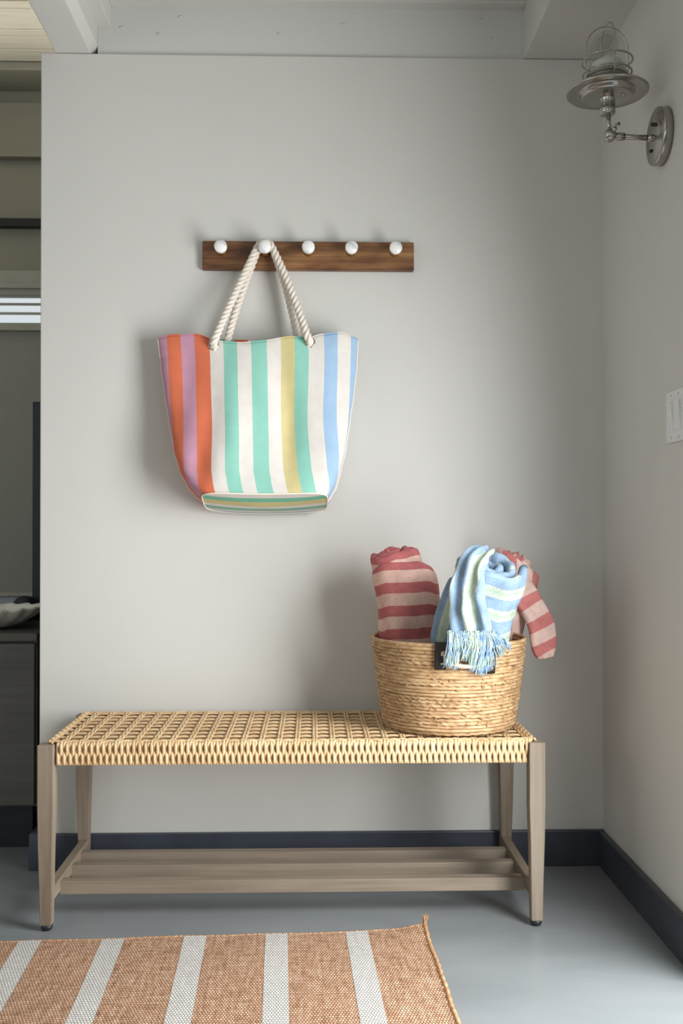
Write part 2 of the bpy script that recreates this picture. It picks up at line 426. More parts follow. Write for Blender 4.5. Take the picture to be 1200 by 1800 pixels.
cab = thing('low_cabinet', 'long low charcoal cabinet behind the end of the grey wall', 'cabinet', (-1.4, .5, 0))
m = MB(); m.box(-2.2, -.82, .17, .86, .128, .618); m.build('body', M['cabinet'], cab, smooth=False, bevel=.002)
m = MB(); m.box(-2.21, -.815, .145, .87, .618, .64); m.build('top', M['cabinet'], cab, smooth=False, bevel=.002)
m = MB(); m.box(-2.15, -.84, .2, .84, 0, .13); m.build('plinth', M['dark'], cab, smooth=False, bevel=.002)
for x0, x1 in ((-1.28, -.824), (-1.74, -1.284), (-2.198, -1.744)):
    m = MB(); m.box(x0, x1, .152, .171, .136, .61); d = m.build('door', M['cabinet'], cab, smooth=False, bevel=.0015)

# clam-shaped bowl
bowl = thing('clam_bowl', 'chalky white ribbed clam-shaped bowl on the dark cabinet', 'bowl', (-1.03, .33, .641))
def clam(u, v):
    a = 2 * PI * u
    rib = 1 + .035 * math.cos(18 * a) * v
    r = (.055 + .12 * v ** .75) * rib
    zz = .641 + .007 + .056 * v ** 1.6 + .0022 * math.cos(18 * a) * v ** 4 + .005 * v * math.cos(a) ** 2
    return Vector((-1.03 + r * 1.05 * math.cos(a), .33 + r * .95 * math.sin(a), zz))
m = MB(); m.grid(clam, 144, 14, True); m.f.append(tuple(range(143, -1, -1)))
o = m.build('bowl_shell', M['shell'], bowl); sd = o.modifiers.new('s', 'SOLIDIFY'); sd.thickness = .006; sd.offset = 1
# dark rounded stone behind
st = MB(); st.lathe([(.0005, .6415), (.022, .6425), (.034, .655), (.040, .680), (.0375, .702), (.028, .716), (.013, .7235), (.0005, .725)], 36, (-.965, .55, 0))
o = st.build('dark_round_ornament', M['dark']); o['label'] = 'small rounded blue-black ornament behind the white ribbed bowl'; o['category'] = 'ornament'
# framed panel, only its left edge shows
fr = thing('framed_mirror', 'tall blue-black framed mirror standing on the cabinet, mostly hidden by wall end', 'mirror', (-.72, .62, .641))
m = MB()
for b in ((-.955, -.925, .6, .635, .641, 1.378), (-.605, -.575, .6, .635, .641, 1.378), (-.925, -.605, .6, .635, 1.348, 1.378), (-.925, -.605, .6, .635, .641, .671)): m.box(*b)
m.build('frame', M['dark'], fr, smooth=False, bevel=.002)
m = MB(); m.box(-.925, -.605, .62, .628, .671, 1.348); m.build('mirror_panel', M['mirror'], fr, smooth=False)

# ------------------------------------------------------------------ light switch
sw = thing('light_switch', 'white double light switch on the right wall', 'switch', (XR, -.594, 1.2))
m = MB(); m.box(XR - .006, XR, -.652, -.537, 1.143, 1.26); m.build('switch_plate', M['switch'], sw, smooth=False, bevel=.003, bseg=3)
for yc in (-.571, -.618):
    fm = MB(); fm.box(XR - .0075, XR - .005, yc - .0185, yc + .0185, 1.166, 1.237); f0 = fm.build('rocker_frame', M['switch'], sw, smooth=False, bevel=.0008)
    r = MB(); r.add([(XR - .006, yc - .0155, 1.169), (XR - .006, yc + .0155, 1.169), (XR - .006, yc - .0155, 1.234), (XR - .006, yc + .0155, 1.234),
                     (XR - .0085, yc - .0155, 1.169), (XR - .0085, yc + .0155, 1.169), (XR - .013, yc - .0155, 1.234), (XR - .013, yc + .0155, 1.234)],
                    [(4, 5, 7, 6), (0, 2, 3, 1), (0, 1, 5, 4), (2, 6, 7, 3), (0, 4, 6, 2), (1, 3, 7, 5)])
    r.build('rocker', M['switch'], f0, smooth=False, fix=True, bevel=.0008)
    for z in (1.153, 1.25):
        s2 = MB(); s2.lathe([(.0028, XR - .0075), (.0024, XR - .0068), (.0028, XR - .006)], 14, (0, yc, z), 'X'); s2.build('screw', M['switch'], sw)

# ------------------------------------------------------------------ wall sconce
SX, SY = .690, -.504
sc = thing('wall_sconce', 'brushed nickel wall sconce with caged glass dome', 'lamp', (XR, SY, 1.863))
m = MB(); m.lathe([(.066, XR), (.066, XR - .019), (.0645, XR - .022), (.058, XR - .0235), (.055, XR - .0235), (.052, XR - .026), (.0005, XR - .0265)], 64, (0, SY - .01, 1.863), 'X')
bpz = m.build('wall_plate', M['nickel'], sc)
for dy, dz in ((.0, .028), (.012, -.03), (-.02, .02)):
    s2 = MB(); s2.lathe([(.0042, XR - .025), (.0042, XR - .0295), (.003, XR - .0315), (.0003, XR - .032)], 16, (0, SY - .01 + dy, 1.863 + dz), 'X'); s2.build('screw', M['darkmetal'], bpz)
m = MB(); m.tube([(XR - .02, SY, 1.863), (SX + .012, SY, 1.866)], .0062, 16); m.tube([(SX + .034, SY, 1.8655), (SX + .010, SY, 1.866)], .009, 16); m.tube([(XR - .036, SY, 1.863), (XR - .02, SY, 1.863)], .0085, 16)
m.build('arm', M['nickel'], sc)
m = MB(); m.lathe([(.0003, -.0155), (.007, -.0142), (.012, -.0098), (.015, -.003), (.0152, .003), (.012, .0098), (.007, .0142), (.0003, .0155)], 24, (SX, SY, 1.868), 'Y')
kn = m.build('knuckle', M['nickel'], sc)
m = MB(); m.tube([(SX + .004, SY - .014, 1.872), (SX + .006, SY - .022, 1.878)], .005, 10); m.tube([(SX + .0, SY - .022, 1.880), (SX + .016, SY - .022, 1.888)], [.002, .004], 10)
m.build('wing_nut', M['nickel'], kn)
m = MB(); m.tube([(SX, SY, 1.876), (SX - .003, SY, 1.895), (SX - .004, SY, 1.925)], .0052, 14); m.build('stem', M['nickel'], sc)
CX = SX - .006
m = MB(); m.lathe([(.010, 1.916), (.0165, 1.917), (.0185, 1.921), (.0185, 1.932), (.0178, 1.934), (.0178, 1.955), (.021, 1.959)], 40, (CX, SY, 0)); m.build('socket', M['nickel'], sc)
m = MB(); m.lathe([(.017, 1.953), (.024, 1.956), (.052, 1.9575), (.058, 1.959), (.0605, 1.963), (.062, 1.969), (.066, 1.9705), (.086, 1.969), (.0925, 1.967), (.0945, 1.9685), (.0945, 1.9715),
                   (.092, 1.9735), (.070, 1.978), (.060, 1.984), (.052, 1.992), (.049, 1.998), (.048, 2.010), (.0465, 2.012), (.043, 2.010), (.043, 2.004), (.0005, 2.003)], 80, (CX, SY, 0))
sh = m.build('shade_dish', M['nickel'], sc)
s2 = MB(); s2.lathe([(.004, 1.9585), (.004, 1.954), (.0028, 1.9525), (.0003, 1.952)], 14, (CX + .03, SY - .022, 0)); s2.build('screw', M['nickel'], sh)
# glass dome
gp = [(.0415, 2.005), (.0415, 2.06)] + [(.0415 * math.cos(a * PI / 2 / 10), 2.06 + .052 * math.sin(a * PI / 2 / 10)) for a in range(1, 10)] + [(.0008, 2.112)]
m = MB(); m.lathe(gp, 48, (CX, SY, 0), cap=False); o = m.build('glass_dome', M['glass'], sc)
m = MB(); m.lathe([(.037, 2.003), (.037, 2.033), (.033, 2.039), (.016, 2.043), (.013, 2.052), (.0005, 2.052)], 36, (CX, SY, 0)); m.build('lamp_holder', M['bulb'], sc)
gb = [(.012, 2.05), (.014, 2.058), (.022, 2.068), (.026, 2.08), (.0225, 2.094), (.013, 2.102), (.0005, 2.104)]
m = MB(); m.lathe(gb, 32, (CX, SY, 0), cap=False); m.build('bulb', M['glass'], sc)
# cage
for ang, R, top in ((math.radians(3), .0505, 2.124), (math.radians(93), .0505, 2.130)):
    pts = []
    for k in range(5): pts.append((R, 2.0 + (2.07 - 2.0) * k / 4))
    for k in range(1, 18): pts.append((R * math.cos(PI * k / 18), 2.07 + (top - 2.07) * math.sin(PI * k / 18)))
    for k in range(4, -1, -1): pts.append((-R, 2.0 + (2.07 - 2.0) * k / 4))
    m = MB(); m.tube([(CX + a * math.cos(ang), SY + a * math.sin(ang), z) for a, z in pts], .0014, 8); m.build('cage_wire', M['nickel'], sc)
for z, R in ((2.042, .0575), (2.013, .0555)):
    m = MB(); m.tube([(CX + R * math.cos(2 * PI * k / 64), SY + R * math.sin(2 * PI * k / 64), z) for k in range(64)], .0022, 8, closed=True); m.build('cage_ring', M['nickel'], sc)

# ------------------------------------------------------------------ peg rail
PZ = 1.722; PX = [-.259, -.1385, -.0185, .1005, .2225]
rail = thing('peg_rail', 'walnut peg rail with five white marble knobs on the grey wall', 'coat rack', (-.018, 0, 1.712))
m = MB(); m.box(-.3145, .2775, -.02, 0, 1.672, 1.752); m.build('board', M['walnut'], rail, smooth=False, bevel=.0025)
for px in PX:
    m = MB(); m.lathe([(.0125, -.02), (.0125, -.023), (.0082, -.0245), (.0082, -.058), (.0125, -.060), (.0165, -.0615)], 28, (px, 0, PZ), 'Y'); st_ = m.build('peg_stem', M['brass'], rail)
    m = MB(); m.lathe([(.0165, -.0612), (.0175, -.063), (.0175, -.0745), (.0162, -.0765), (.0005, -.077)], 36, (px, 0, PZ), 'Y'); m.build('marble_knob', M['marble'], st_)

# ------------------------------------------------------------------ rope
def rope_mesh(path, R=.0104, pitch=.046, phase=0.0, strands=3, step=.0016):
    P = catmull(path, 14)
    # resample evenly
    acc = [0]
    for a, b in zip(P, P[1:]): acc.append(acc[-1] + (b - a).length)
    n = int(acc[-1] / step); Q = []; j = 0
    for i in range(n + 1):
        d = acc[-1] * i / n
        while j < len(acc) - 2 and acc[j + 1] < d: j += 1
        t = (d - acc[j]) / max(1e-9, acc[j + 1] - acc[j]); Q.append(P[j].lerp(P[j + 1], t))
    mb = MB(); prev = None; fr = []
    for i, p in enumerate(Q):
        t = (Q[min(n, i + 1)] - Q[max(0, i - 1)]).normalized()
        nx = prev if prev is not None else t.orthogonal()
        nx = (nx - t * nx.dot(t)).normalized(); prev = nx; fr.append((p, nx, t.cross(nx)))
    for s_ in range(strands):
        pts = []
        for i, (p, nx, ny) in enumerate(fr):
            a = phase + 2 * PI * (s_ / strands + acc[-1] * i / n / pitch)
            pts.append(p + (nx * math.cos(a) + ny * math.sin(a)) * R * .56)
        mb.tube(pts[::2], R * .52, 9)
    return mb

# ------------------------------------------------------------------ tote bag
bagE = thing('beach_tote', 'striped canvas tote bag hanging from the second peg by rope handles', 'bag', (-.155, -.1, 1.0))
OUT = [(1.02, -.300, .032), (1.036, -.322, .044), (1.06, -.343, .057), (1.10, -.365, .068), (1.162, -.383, .083), (1.24, -.397, .094), (1.319, -.410, .105), (1.398, -.421, .114), (1.49, -.431, .118)]
RIM = [(-.431, 1.470), (-.392, 1.477), (-.323, 1.478), (-.276, 1.462), (-.24, 1.456), (-.199, 1.454), (-.145, 1.459), (-.067, 1.472), (-.02, 1.469), (.018, 1.480), (.072, 1.487), (.117, 1.472)]
def zbot(x, y):
    t = max(0, min(1, (-.025 - y) / .165))
    xn = (x + .134) / .17
    return .996 + .048 * t - .006 * (1 - xn * xn)
def bag_pt(phi, v, inset=0):
    # v 0 top .. 1 bottom ; phi: -90deg = front centre
    zmid = 1.476 + (1.021 - 1.476) * v
    L, R = interp(OUT, zmid)
    a = (R - L) / 2 - inset; cx = (L + R) / 2
    yf = -.092 - .055 * v ** .8 - .043 * v ** 3; yb = -.032
    if v > .1: yb = -.026
    b = (yb - yf) / 2 - inset; cy = (yf + yb) / 2
    n = 1.75 + 3.2 * v ** 1.4
    c, s_ = math.cos(phi), math.sin(phi)
    x = cx + a * math.copysign(abs(c) ** (2 / n), c); y = cy + b * math.copysign(abs(s_) ** (2 / n), s_)
    front = .5 - .5 * s_
    zt = interp(RIM, x)[0] * front + 1.4715 * (1 - front) if True else 0
    zt = interp(RIM, x)[0] if s_ < 0 else (1.471 + (interp(RIM, x)[0] - 1.471) * max(0, 1 - abs(s_) * 3))
    z = zt + (zbot(x, y) - zt) * v
    # soft dents of the hanging canvas
    k = math.sin(PI * min(1, v * 1.05)) ** .6 if v < .95 else 0
    if s_ < 0:
        d = noise.noise(Vector((x * 7, z * 3.2, 1.7))) * .020 + noise.noise(Vector((x * 16, z * 5, 4.1))) * .008
        d += .020 * math.exp(-((x + .315 - .05 * (1.2 - z)) / .03) ** 2) * math.exp(-((z - 1.10) / .07) ** 2)
        d += .016 * math.exp(-((x + .075) / .03) ** 2) * math.exp(-((z - 1.2) / .16) ** 2)
        y += d * k * abs(s_) ** .5
        y = min(y, -.028)
    y = min(y, -.012)
    return Vector((x, y, z))
NB = 220
def bag_row(v):
    P = [bag_pt(-PI / 2 + 2 * PI * i / NB, v) for i in range(NB + 1)]
    half = NB // 2; s = [0] * (NB + 1)
    # arclength in x/y only measured from front centre; sides to the right positive (i increasing = +x)
    acc = 0
    for i in range(1, NB + 1): acc += math.hypot(P[i].x - P[i - 1].x, P[i].y - P[i - 1].y); s[i] = acc
    return P, s, acc
m = MB(); NV = 70
for j in range(NV + 1):
    v = j / NV; P, s, tot = bag_row(v)
    off = 0.0
    for i in range(NB + 1):
        # ring starts at the back centre
        k = (i + NB // 2) % NB; ss = s[k] if i > NB // 2 or (i == NB) else s[k] - tot
        if i == NB // 2: ss = 0
        scale = 1 / 1.0
        ss = ss * (1 - .012 * (1 - v)) + .0025 - .004 * v
        m.v.append(P[k]); m.uv.append(((ss - L0) / LEN, v))
for j in range(NV):
    for i in range(NB):
        a = j * (NB + 1) + i; m.f.append((a, a + NB + 1, a + NB + 2, a + 1))
body = m.build('canvas_body', M['bag'], bagE)
sd = body.modifiers.new('s', 'SOLIDIFY'); sd.thickness = .0018; sd.offset = -1
# base panel
m = MB(); P, s, tot = bag_row(1.0)
ring = P[:NB]; cxx = sum((p.x for p in ring)) / NB; cyy = sum((p.y for p in ring)) / NB
for q in range(9):
    f_ = 1 - q / 8 * .999
    for p in ring:
        x = cxx + (p.x - cxx) * f_; yv = cyy + (p.y - cyy) * f_
        sag = .008 * (1 - f_) ** .7
        m.v.append(Vector((x, yv, zbot(x, yv) - sag))); m.uv.append((x, max(0.001, min(.999, (yv + .19) / .165))))
for q in range(8):
    for i in range(NB): m.f.append((q * NB + i, q * NB + (i + 1) % NB, (q + 1) * NB + (i + 1) % NB, (q + 1) * NB + i))
bp = m.build('base_panel', M['bag_bottom'], bagE, fix=True)
m = MB(); m.tube([p + Vector(((p.x - cxx) * .004, -.0008, .0005)) for p in ring], .0021, 7, closed=True); m.build('piping', M['piping'], bagE)
for phi in (PI, 0):
    m = MB(); m.tube([bag_pt(phi, j / 40) + Vector((-.001 if phi else .001, 0, 0)) for j in range(41)], .0016, 7); m.build('side_seam', M['piping'], bagE)
m = MB(); m.tube([bag_pt(-PI / 2 + 2 * PI * i / NB, 0) for i in range(NB)], .0017, 7, closed=True); m.build('rim_hem', M['bag'], bagE) if False else None
hem = MB()
P0, s0_, t0_ = bag_row(0.0)
vs = []; uvs = []
for i in range(NB + 1):
    k = (i + NB // 2) % NB; ss = s0_[k] if i > NB // 2 else s0_[k] - t0_
    if i == NB // 2: ss = 0
    for q in range(8):
        a = 2 * PI * q / 8; vs.append(P0[k] + Vector((0, math.cos(a) * .002, math.sin(a) * .002))); uvs.append(((ss * .988 + .0025 - L0) / LEN, 0))
hem.add(vs, [(i * 8 + q, i * 8 + (q + 1) % 8, (i + 1) * 8 + (q + 1) % 8, (i + 1) * 8 + q) for i in range(NB) for q in range(8)], uvs)
hem.build('rim_hem', M['bag'], bagE)
def front_y(x, z):
    best = None
    for i in range(NB):
        for v in (.0, .02, .04, .06, .08):
            ph = -PI + PI * i / NB; p = bag_pt(ph, v); d = (p.x - x) ** 2 + (p.z - z) ** 2
            if best is None or d < best[0]: best = (d, p.y)
    return best[1]
G1 = Vector((-.276, 0, 1.447)); G2 = Vector((-.014, 0, 1.455))
for g in (G1, G2): g.y = front_y(g.x, g.z)
for g in (G1, G2):
    m = MB(); m.tube([(g.x + .0125 * math.cos(2 * PI * k / 32), g.y - .0015, g.z + .0125 * math.sin(2 * PI * k / 32)) for k in range(32)], .0024, 8, closed=True); m.build('grommet', M['nickel'], bagE)
PX2 = PX[1]; zt = PZ + .0082 + .0098
def handle(gl, gr, yp, dz, side, ph):
    l = Vector(gl); r = Vector(gr)
    path = [l + Vector((.004, .012, -.012)), l, l + Vector((.006, -.012, .014)),
            l.lerp(Vector((PX2 - .03, yp, zt - .03)), .35) + Vector((-.002, -.006, 0)), l.lerp(Vector((PX2 - .028, yp, zt - .03)), .72) + Vector((-.002, -.001, 0)),
            Vector((PX2 - .023, yp, zt - .020)), Vector((PX2 - .013, yp, zt - .004)), Vector((PX2, yp, zt + dz)), Vector((PX2 + .013, yp, zt - .004)), Vector((PX2 + .024, yp, zt - .022)),
            r.lerp(Vector((PX2 + .028, yp, zt - .03)), .72) + Vector((.004, -.001, 0)), r.lerp(Vector((PX2 + .03, yp, zt - .03)), .35) + Vector((.002, -.006, 0)),
            r + Vector((-.006, -.012, .014)), r, r + Vector((-.004, .012, -.012))]
    return rope_mesh(path, phase=ph)
handle(G1 + Vector((0, -.004, 0)), G2 + Vector((0, -.004, 0)), -.0505, .0, 1, 0).build('rope_handle', M['rope'], bagE)
handle((-.248, -.046, 1.448), (-.040, -.046, 1.452), -.0305, .0, 1, 1.2).build('rope_handle', M['rope'], bagE)

# ------------------------------------------------------------------ bench
BX0, BX1, BYF, BYB = -.652, .548, -.450, -.026
bench = thing('woven_bench', 'long taupe wooden bench with open woven cord seat and slatted lower shelf', 'bench', (-.052, -.24, 0))
LW = .038
def leg(xo, yo, sx, sy):
    # xo,yo outer corner at the top; sx,sy point inwards
    m = MB(); prof = [(.014, .027, .006), (.10, .0295, .0045), (.2, .034, .0015), (.29, .038, 0), (.438, .038, 0)]
    vs = []
    for z, wd, ins in prof:
        for (a, b) in ((0, 0), (1, 0), (1, 1), (0, 1)):
            vs.append((xo + sx * (ins + a * wd), yo + sy * (ins * .6 + b * wd), z))
    fs = [(3, 2, 1, 0)]; n = len(prof)
    for j in range(n - 1):
        for k in range(4): fs.append((j * 4 + k, j * 4 + (k + 1) % 4, (j + 1) * 4 + (k + 1) % 4, (j + 1) * 4 + k))
    fs.append(tuple((n - 1) * 4 + k for k in range(4)))
    m.add(vs, fs); o = m.build('leg', M['leg'], bench, smooth=False, bevel=.0018, fix=True)
    cxl, cyl = xo + sx * (.006 + .0135), yo + sy * (.0036 + .0135)
    c = MB(); c.lathe([(.008, .0005), (.0122, .003), (.0135, .008), (.0135, .0145), (.001, .0148)], 24, (cxl, cyl, 0)); c.build('foot_cap', M['rubber'], o)
leg(BX0, BYF, 1, 1); leg(BX1, BYF, -1, 1); leg(BX0, BYB, 1, -1); leg(BX1, BYB, -1, -1)
# side stretchers
for x0, x1 in ((BX0 + .011, BX0 + .033), (BX1 - .033, BX1 - .011)):
    m = MB(); m.box(x0, x1, BYF + .03, BYB - .03, .066, .098); m.build('side_stretcher', M['cross'], bench, smooth=False, bevel=.0015)
for yf in (-.362, -.246, -.146):
    m = MB(); m.box(BX0 + .03, BX1 - .03, yf, yf + .030, .057, .089); m.build('shelf_slat', M['slat'], bench, smooth=False, bevel=.0015)
# seat frame rails under the weave
m = MB()
fx0, fx1, fy0, fy1 = -.630, .527, -.434, -.044
for b in ((fx0 + .026, fx1 - .026, fy0, fy0 + .022, .394, .436), (fx0 + .026, fx1 - .026, fy1 - .022, fy1, .394, .436), (fx0, fx0 + .02, fy0 + .03, fy1 - .03, .394, .436), (fx1 - .02, fx1, fy0 + .03, fy1 - .03, .394, .436)): m.box(*b)
m.build('seat_rails', M['slat'], bench, smooth=False, bevel=.003)
# woven top: pairs of cords each way, over and under
ZT = .4405; CP = .0425; cw = .0032
cols = [fx0 + .020 + CP * (i + .35) for i in range(27)]; cols = [c for c in cols if c < fx1 - .012]
rows = [fy0 + .018 + (fy1 - fy0 - .036) * i / 8 for i in range(9)]
def weave(top, zc, amp, name, mat, r=cw):
    mb = MB()
    for i, c in enumerate(cols):
        for s_ in (-1, 1):
            x = c + s_ * .0036; pts = []
            if top: pts += [(x, fy0 - .004, zc - .022), (x, fy0 - .0045, zc - .006), (x, fy0 + .001, zc + .0015)]
            NN = 8 * 8
            for k in range(NN + 1):
                t = k / 8; y = fy0 + .012 + (fy1 - fy0 - .024) * k / NN
                tr = (y - rows[0]) / (rows[1] - rows[0])
                pts.append((x + random.uniform(-.0003, .0003), y, zc + .0012 + amp * math.cos(2 * PI * tr)))
            if top: pts += [(x, fy1 - .001, zc + .001), (x, fy1 + .004, zc - .008)]
            mb.tube(pts, r, 6, flat=.62, up=(0, 0, 1))
    for j, rr in enumerate(rows):
        for s_ in (-1, 1):
            y0 = rr + s_ * .0037; pts = []
            if top: pts += [(fx0 - .006, y0, zc - .014), (fx0 - .004, y0, zc - .002)]
            L = fx1 - fx0; NN = 27 * 6
            for k in range(NN + 1):
                x = fx0 + .003 + (L - .006) * k / NN
                tc_ = (x - cols[0]) / CP
                dx = (tc_ - round(tc_)) * CP
                pts.append((x, y0 + s_ * .001 * (1 - math.cos(2 * PI * tc_)) * .5 + random.uniform(-.0003, .0003), zc + .0006 - amp * .5 * math.cos(2 * PI * tc_)))
            if top: pts += [(fx1 + .004, y0, zc - .002), (fx1 + .006, y0, zc - .014)]
            mb.tube(pts, r, 6, flat=.62, up=(0, 0, 1))
    return stuff(mb.build(name, mat, bench))
weave(True, ZT, .0020, 'woven_seat', M['cord'], .0036)
# second layer of cords running beneath
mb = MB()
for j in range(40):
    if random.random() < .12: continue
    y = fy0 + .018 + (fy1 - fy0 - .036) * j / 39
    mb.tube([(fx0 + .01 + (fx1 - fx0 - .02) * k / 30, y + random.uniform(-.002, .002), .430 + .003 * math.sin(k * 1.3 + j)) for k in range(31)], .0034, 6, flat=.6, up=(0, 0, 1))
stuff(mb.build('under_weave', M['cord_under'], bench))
# aprons: strands wrapped round the rails, bulging alternately in two rows
def apron(p0, p1, n_out, zt, zb, n, name):
    mb = MB(); p0 = Vector(p0); p1 = Vector(p1); no = Vector(n_out)
    tdir = (p1 - p0).normalized(); pit = (p1 - p0).length / n
    for i in range(n):
        b = p0.lerp(p1, (i + .5) / n); pts = []; sg = 1 if i % 2 else -1
        pts.append(b - no * .012 + Vector((0, 0, zt - .001)))
        pts.append(b - no * .004 + Vector((0, 0, zt + .0005)))
        for k in range(13):
            t = k / 12; z = zt - .003 + (zb - zt + .004) * t
            o_ = .0046 + .0026 * sg * math.sin(2 * PI * (t * .98 + .02))
            sh = .0011 * math.sin(2 * PI * t) * sg + random.uniform(-.0003, .0003)
            pts.append(b + no * o_ + tdir * sh + Vector((0, 0, z)))
        pts.append(b - no * .012 + Vector((0, 0, zb - .001)))
        mb.tube(pts, pit * .60, 6, flat=.62, up=tuple(no))
    # bottom running cord
    return stuff(mb.build(name, M['cord'], bench))
apron((-.610, fy0, 0), (.508, fy0, 0), (0, -1, 0), .440, .390, 158, 'woven_apron')
apron((-.610, fy1, 0), (.508, fy1, 0), (0, 1, 0), .440, .390, 158, 'woven_apron')
apron((fx0, fy0 + .03, 0), (fx0, fy1 - .03, 0), (-1, 0, 0), .440, .390, 46, 'woven_apron')
apron((fx1, fy0 + .03, 0), (fx1, fy1 - .03, 0), (1, 0, 0), .440, .390, 46, 'woven_apron')
# border cords lying along the four edges of the seat
mb = MB()
for q in range(2):
    for (yb, sg) in ((fy0 + .004 + q * .006, 1), (fy1 - .004 - q * .006, -1)):
        mb.tube([(fx0 + .004 + (fx1 - fx0 - .008) * k / 220, yb + .0016 * math.sin(k * .75 + q * 2), .4425 + .0016 * math.sin(2 * PI * (fx1 - fx0) * k / 220 / CP + q * PI)) for k in range(221)], .0030, 6, flat=.75, up=(0, 0, 1))
    for xb in (fx0 + .002 + q * .007, fx1 - .002 - q * .007):
        mb.tube([(xb + .0018 * math.sin(k * .8 + q * PI), fy0 + .001 + (fy1 - fy0 - .002) * k / 90, .4425 + .0018 * math.cos(k * .8 + q * PI)) for k in range(91)], .0034, 6)
stuff(mb.build('border_cords', M['cord'], bench))

# ------------------------------------------------------------------ basket
KX, KY = .343, -.248
bk = thing('woven_basket', 'round banana-leaf basket with black leather tabs on the bench seat', 'basket', (KX, KY, .447))
PR = [(.449, .160), (.456, .167), (.475, .1705), (.52, .176), (.58, .184), (.63, .190), (.672, .1945)]
def brad(z): return interp(PR, z)[0]
mb = MB(); rows_n = 26; z0 = .4515
for i in range(rows_n):
    z = z0 + (.668 - z0) * i / (rows_n - 1); R = brad(z)
    tw = random.choice([0, 0, 0, .0009, .0015, .0011]); fr = random.randint(38, 60); ph = random.uniform(0, 6); rr = .0048 + random.uniform(-.0005, .0004)
    NS = 240; vs = []; uvs = []
    for k in range(NS + 1):
        a = 2 * PI * k / NS
        jit = .0007 * noise.noise(Vector((math.cos(a) * 9, math.sin(a) * 9, i * 3.7)))
        jz = .0013 * noise.noise(Vector((math.cos(a) * 4, math.sin(a) * 4, i * .9 + 9)))
        for q in range(8):
            b = 2 * PI * q / 8
            rad = rr + tw * math.sin(fr * a * 1 + b * 2 + ph)
            rx = R + jit + rad * math.cos(b)
            vs.append((KX + rx * math.cos(a), KY + rx * math.sin(a), z + jz + rad * math.sin(b)))
            uvs.append((a * R * 1.0 + i * .37, i + q / 8 * .5))
    mb.add(vs, [(k * 8 + q, (k + 1) * 8 + q, (k + 1) * 8 + (q + 1) % 8, k * 8 + (q + 1) % 8) for k in range(NS) for q in range(8)], uvs)
stuff(mb.build('coiled_wall', M['leaf'], bk, fix=True))
# stray leaf ends and stitches
mb = MB()
for _ in range(150):
    a = random.uniform(-PI, 0) ; z = random.uniform(.47, .665); R = brad(z) + .0048; da = random.uniform(.02, .07); dz = random.uniform(-.007, .009)
    mb.tube([(KX + (R + .0006 * math.sin(PI * t)) * math.cos(a + da * t), KY + (R + .0006 * math.sin(PI * t)) * math.sin(a + da * t), z + dz * t) for t in (0, .33, .66, 1)], [.0008, .0016, .0016, .0007], 5)
stuff(mb.build('leaf_strands', M['cord_under'], bk))
m = MB(); m.lathe([(.001, .4475), (.158, .4475), (.160, .452), (.001, .4535)], 48, (KX, KY, 0)); m.build('basket_base', M['leaf'], bk)
def on_basket(x, z, out):
    R = brad(min(z, .672)) + out; dx = x - KX
    return Vector((x, KY - math.sqrt(R * R - dx * dx), z))
for xt, zt0, zt1 in ((.299, .612, .678), (.4175, .600, .672)):
    m = MB(); W = .0135
    m.grid(lambda u, v: on_basket(xt - W + 2 * W * u, zt0 + (zt1 - zt0) * v, .0085), 8, 8)
    o = m.build('leather_tab', M['leather'], bk, smooth=True); sd = o.modifiers.new('s', 'SOLIDIFY'); sd.thickness = .003; sd.offset = 1
    for zz in (zt0 + .014, zt0 + .036):
        p = on_basket(xt + .004, zz, .0125)
        k = MB(); k.tube([p + Vector((-.004, 0, -.001)), p + Vector((0, -.001, .001)), p + Vector((.004, 0, 0))], .0022, 8); k.build('knot', M['twine'], o)
hp = [on_basket(.303, .655, .014), on_basket(.318, .632, .018), on_basket(.343, .622, .02), on_basket(.375, .622, .02), on_basket(.400, .630, .018), on_basket(.4135, .650, .014)]
rope_mesh(hp, R=.0055, pitch=.016).build('rope_grip', M['twine'], bk)

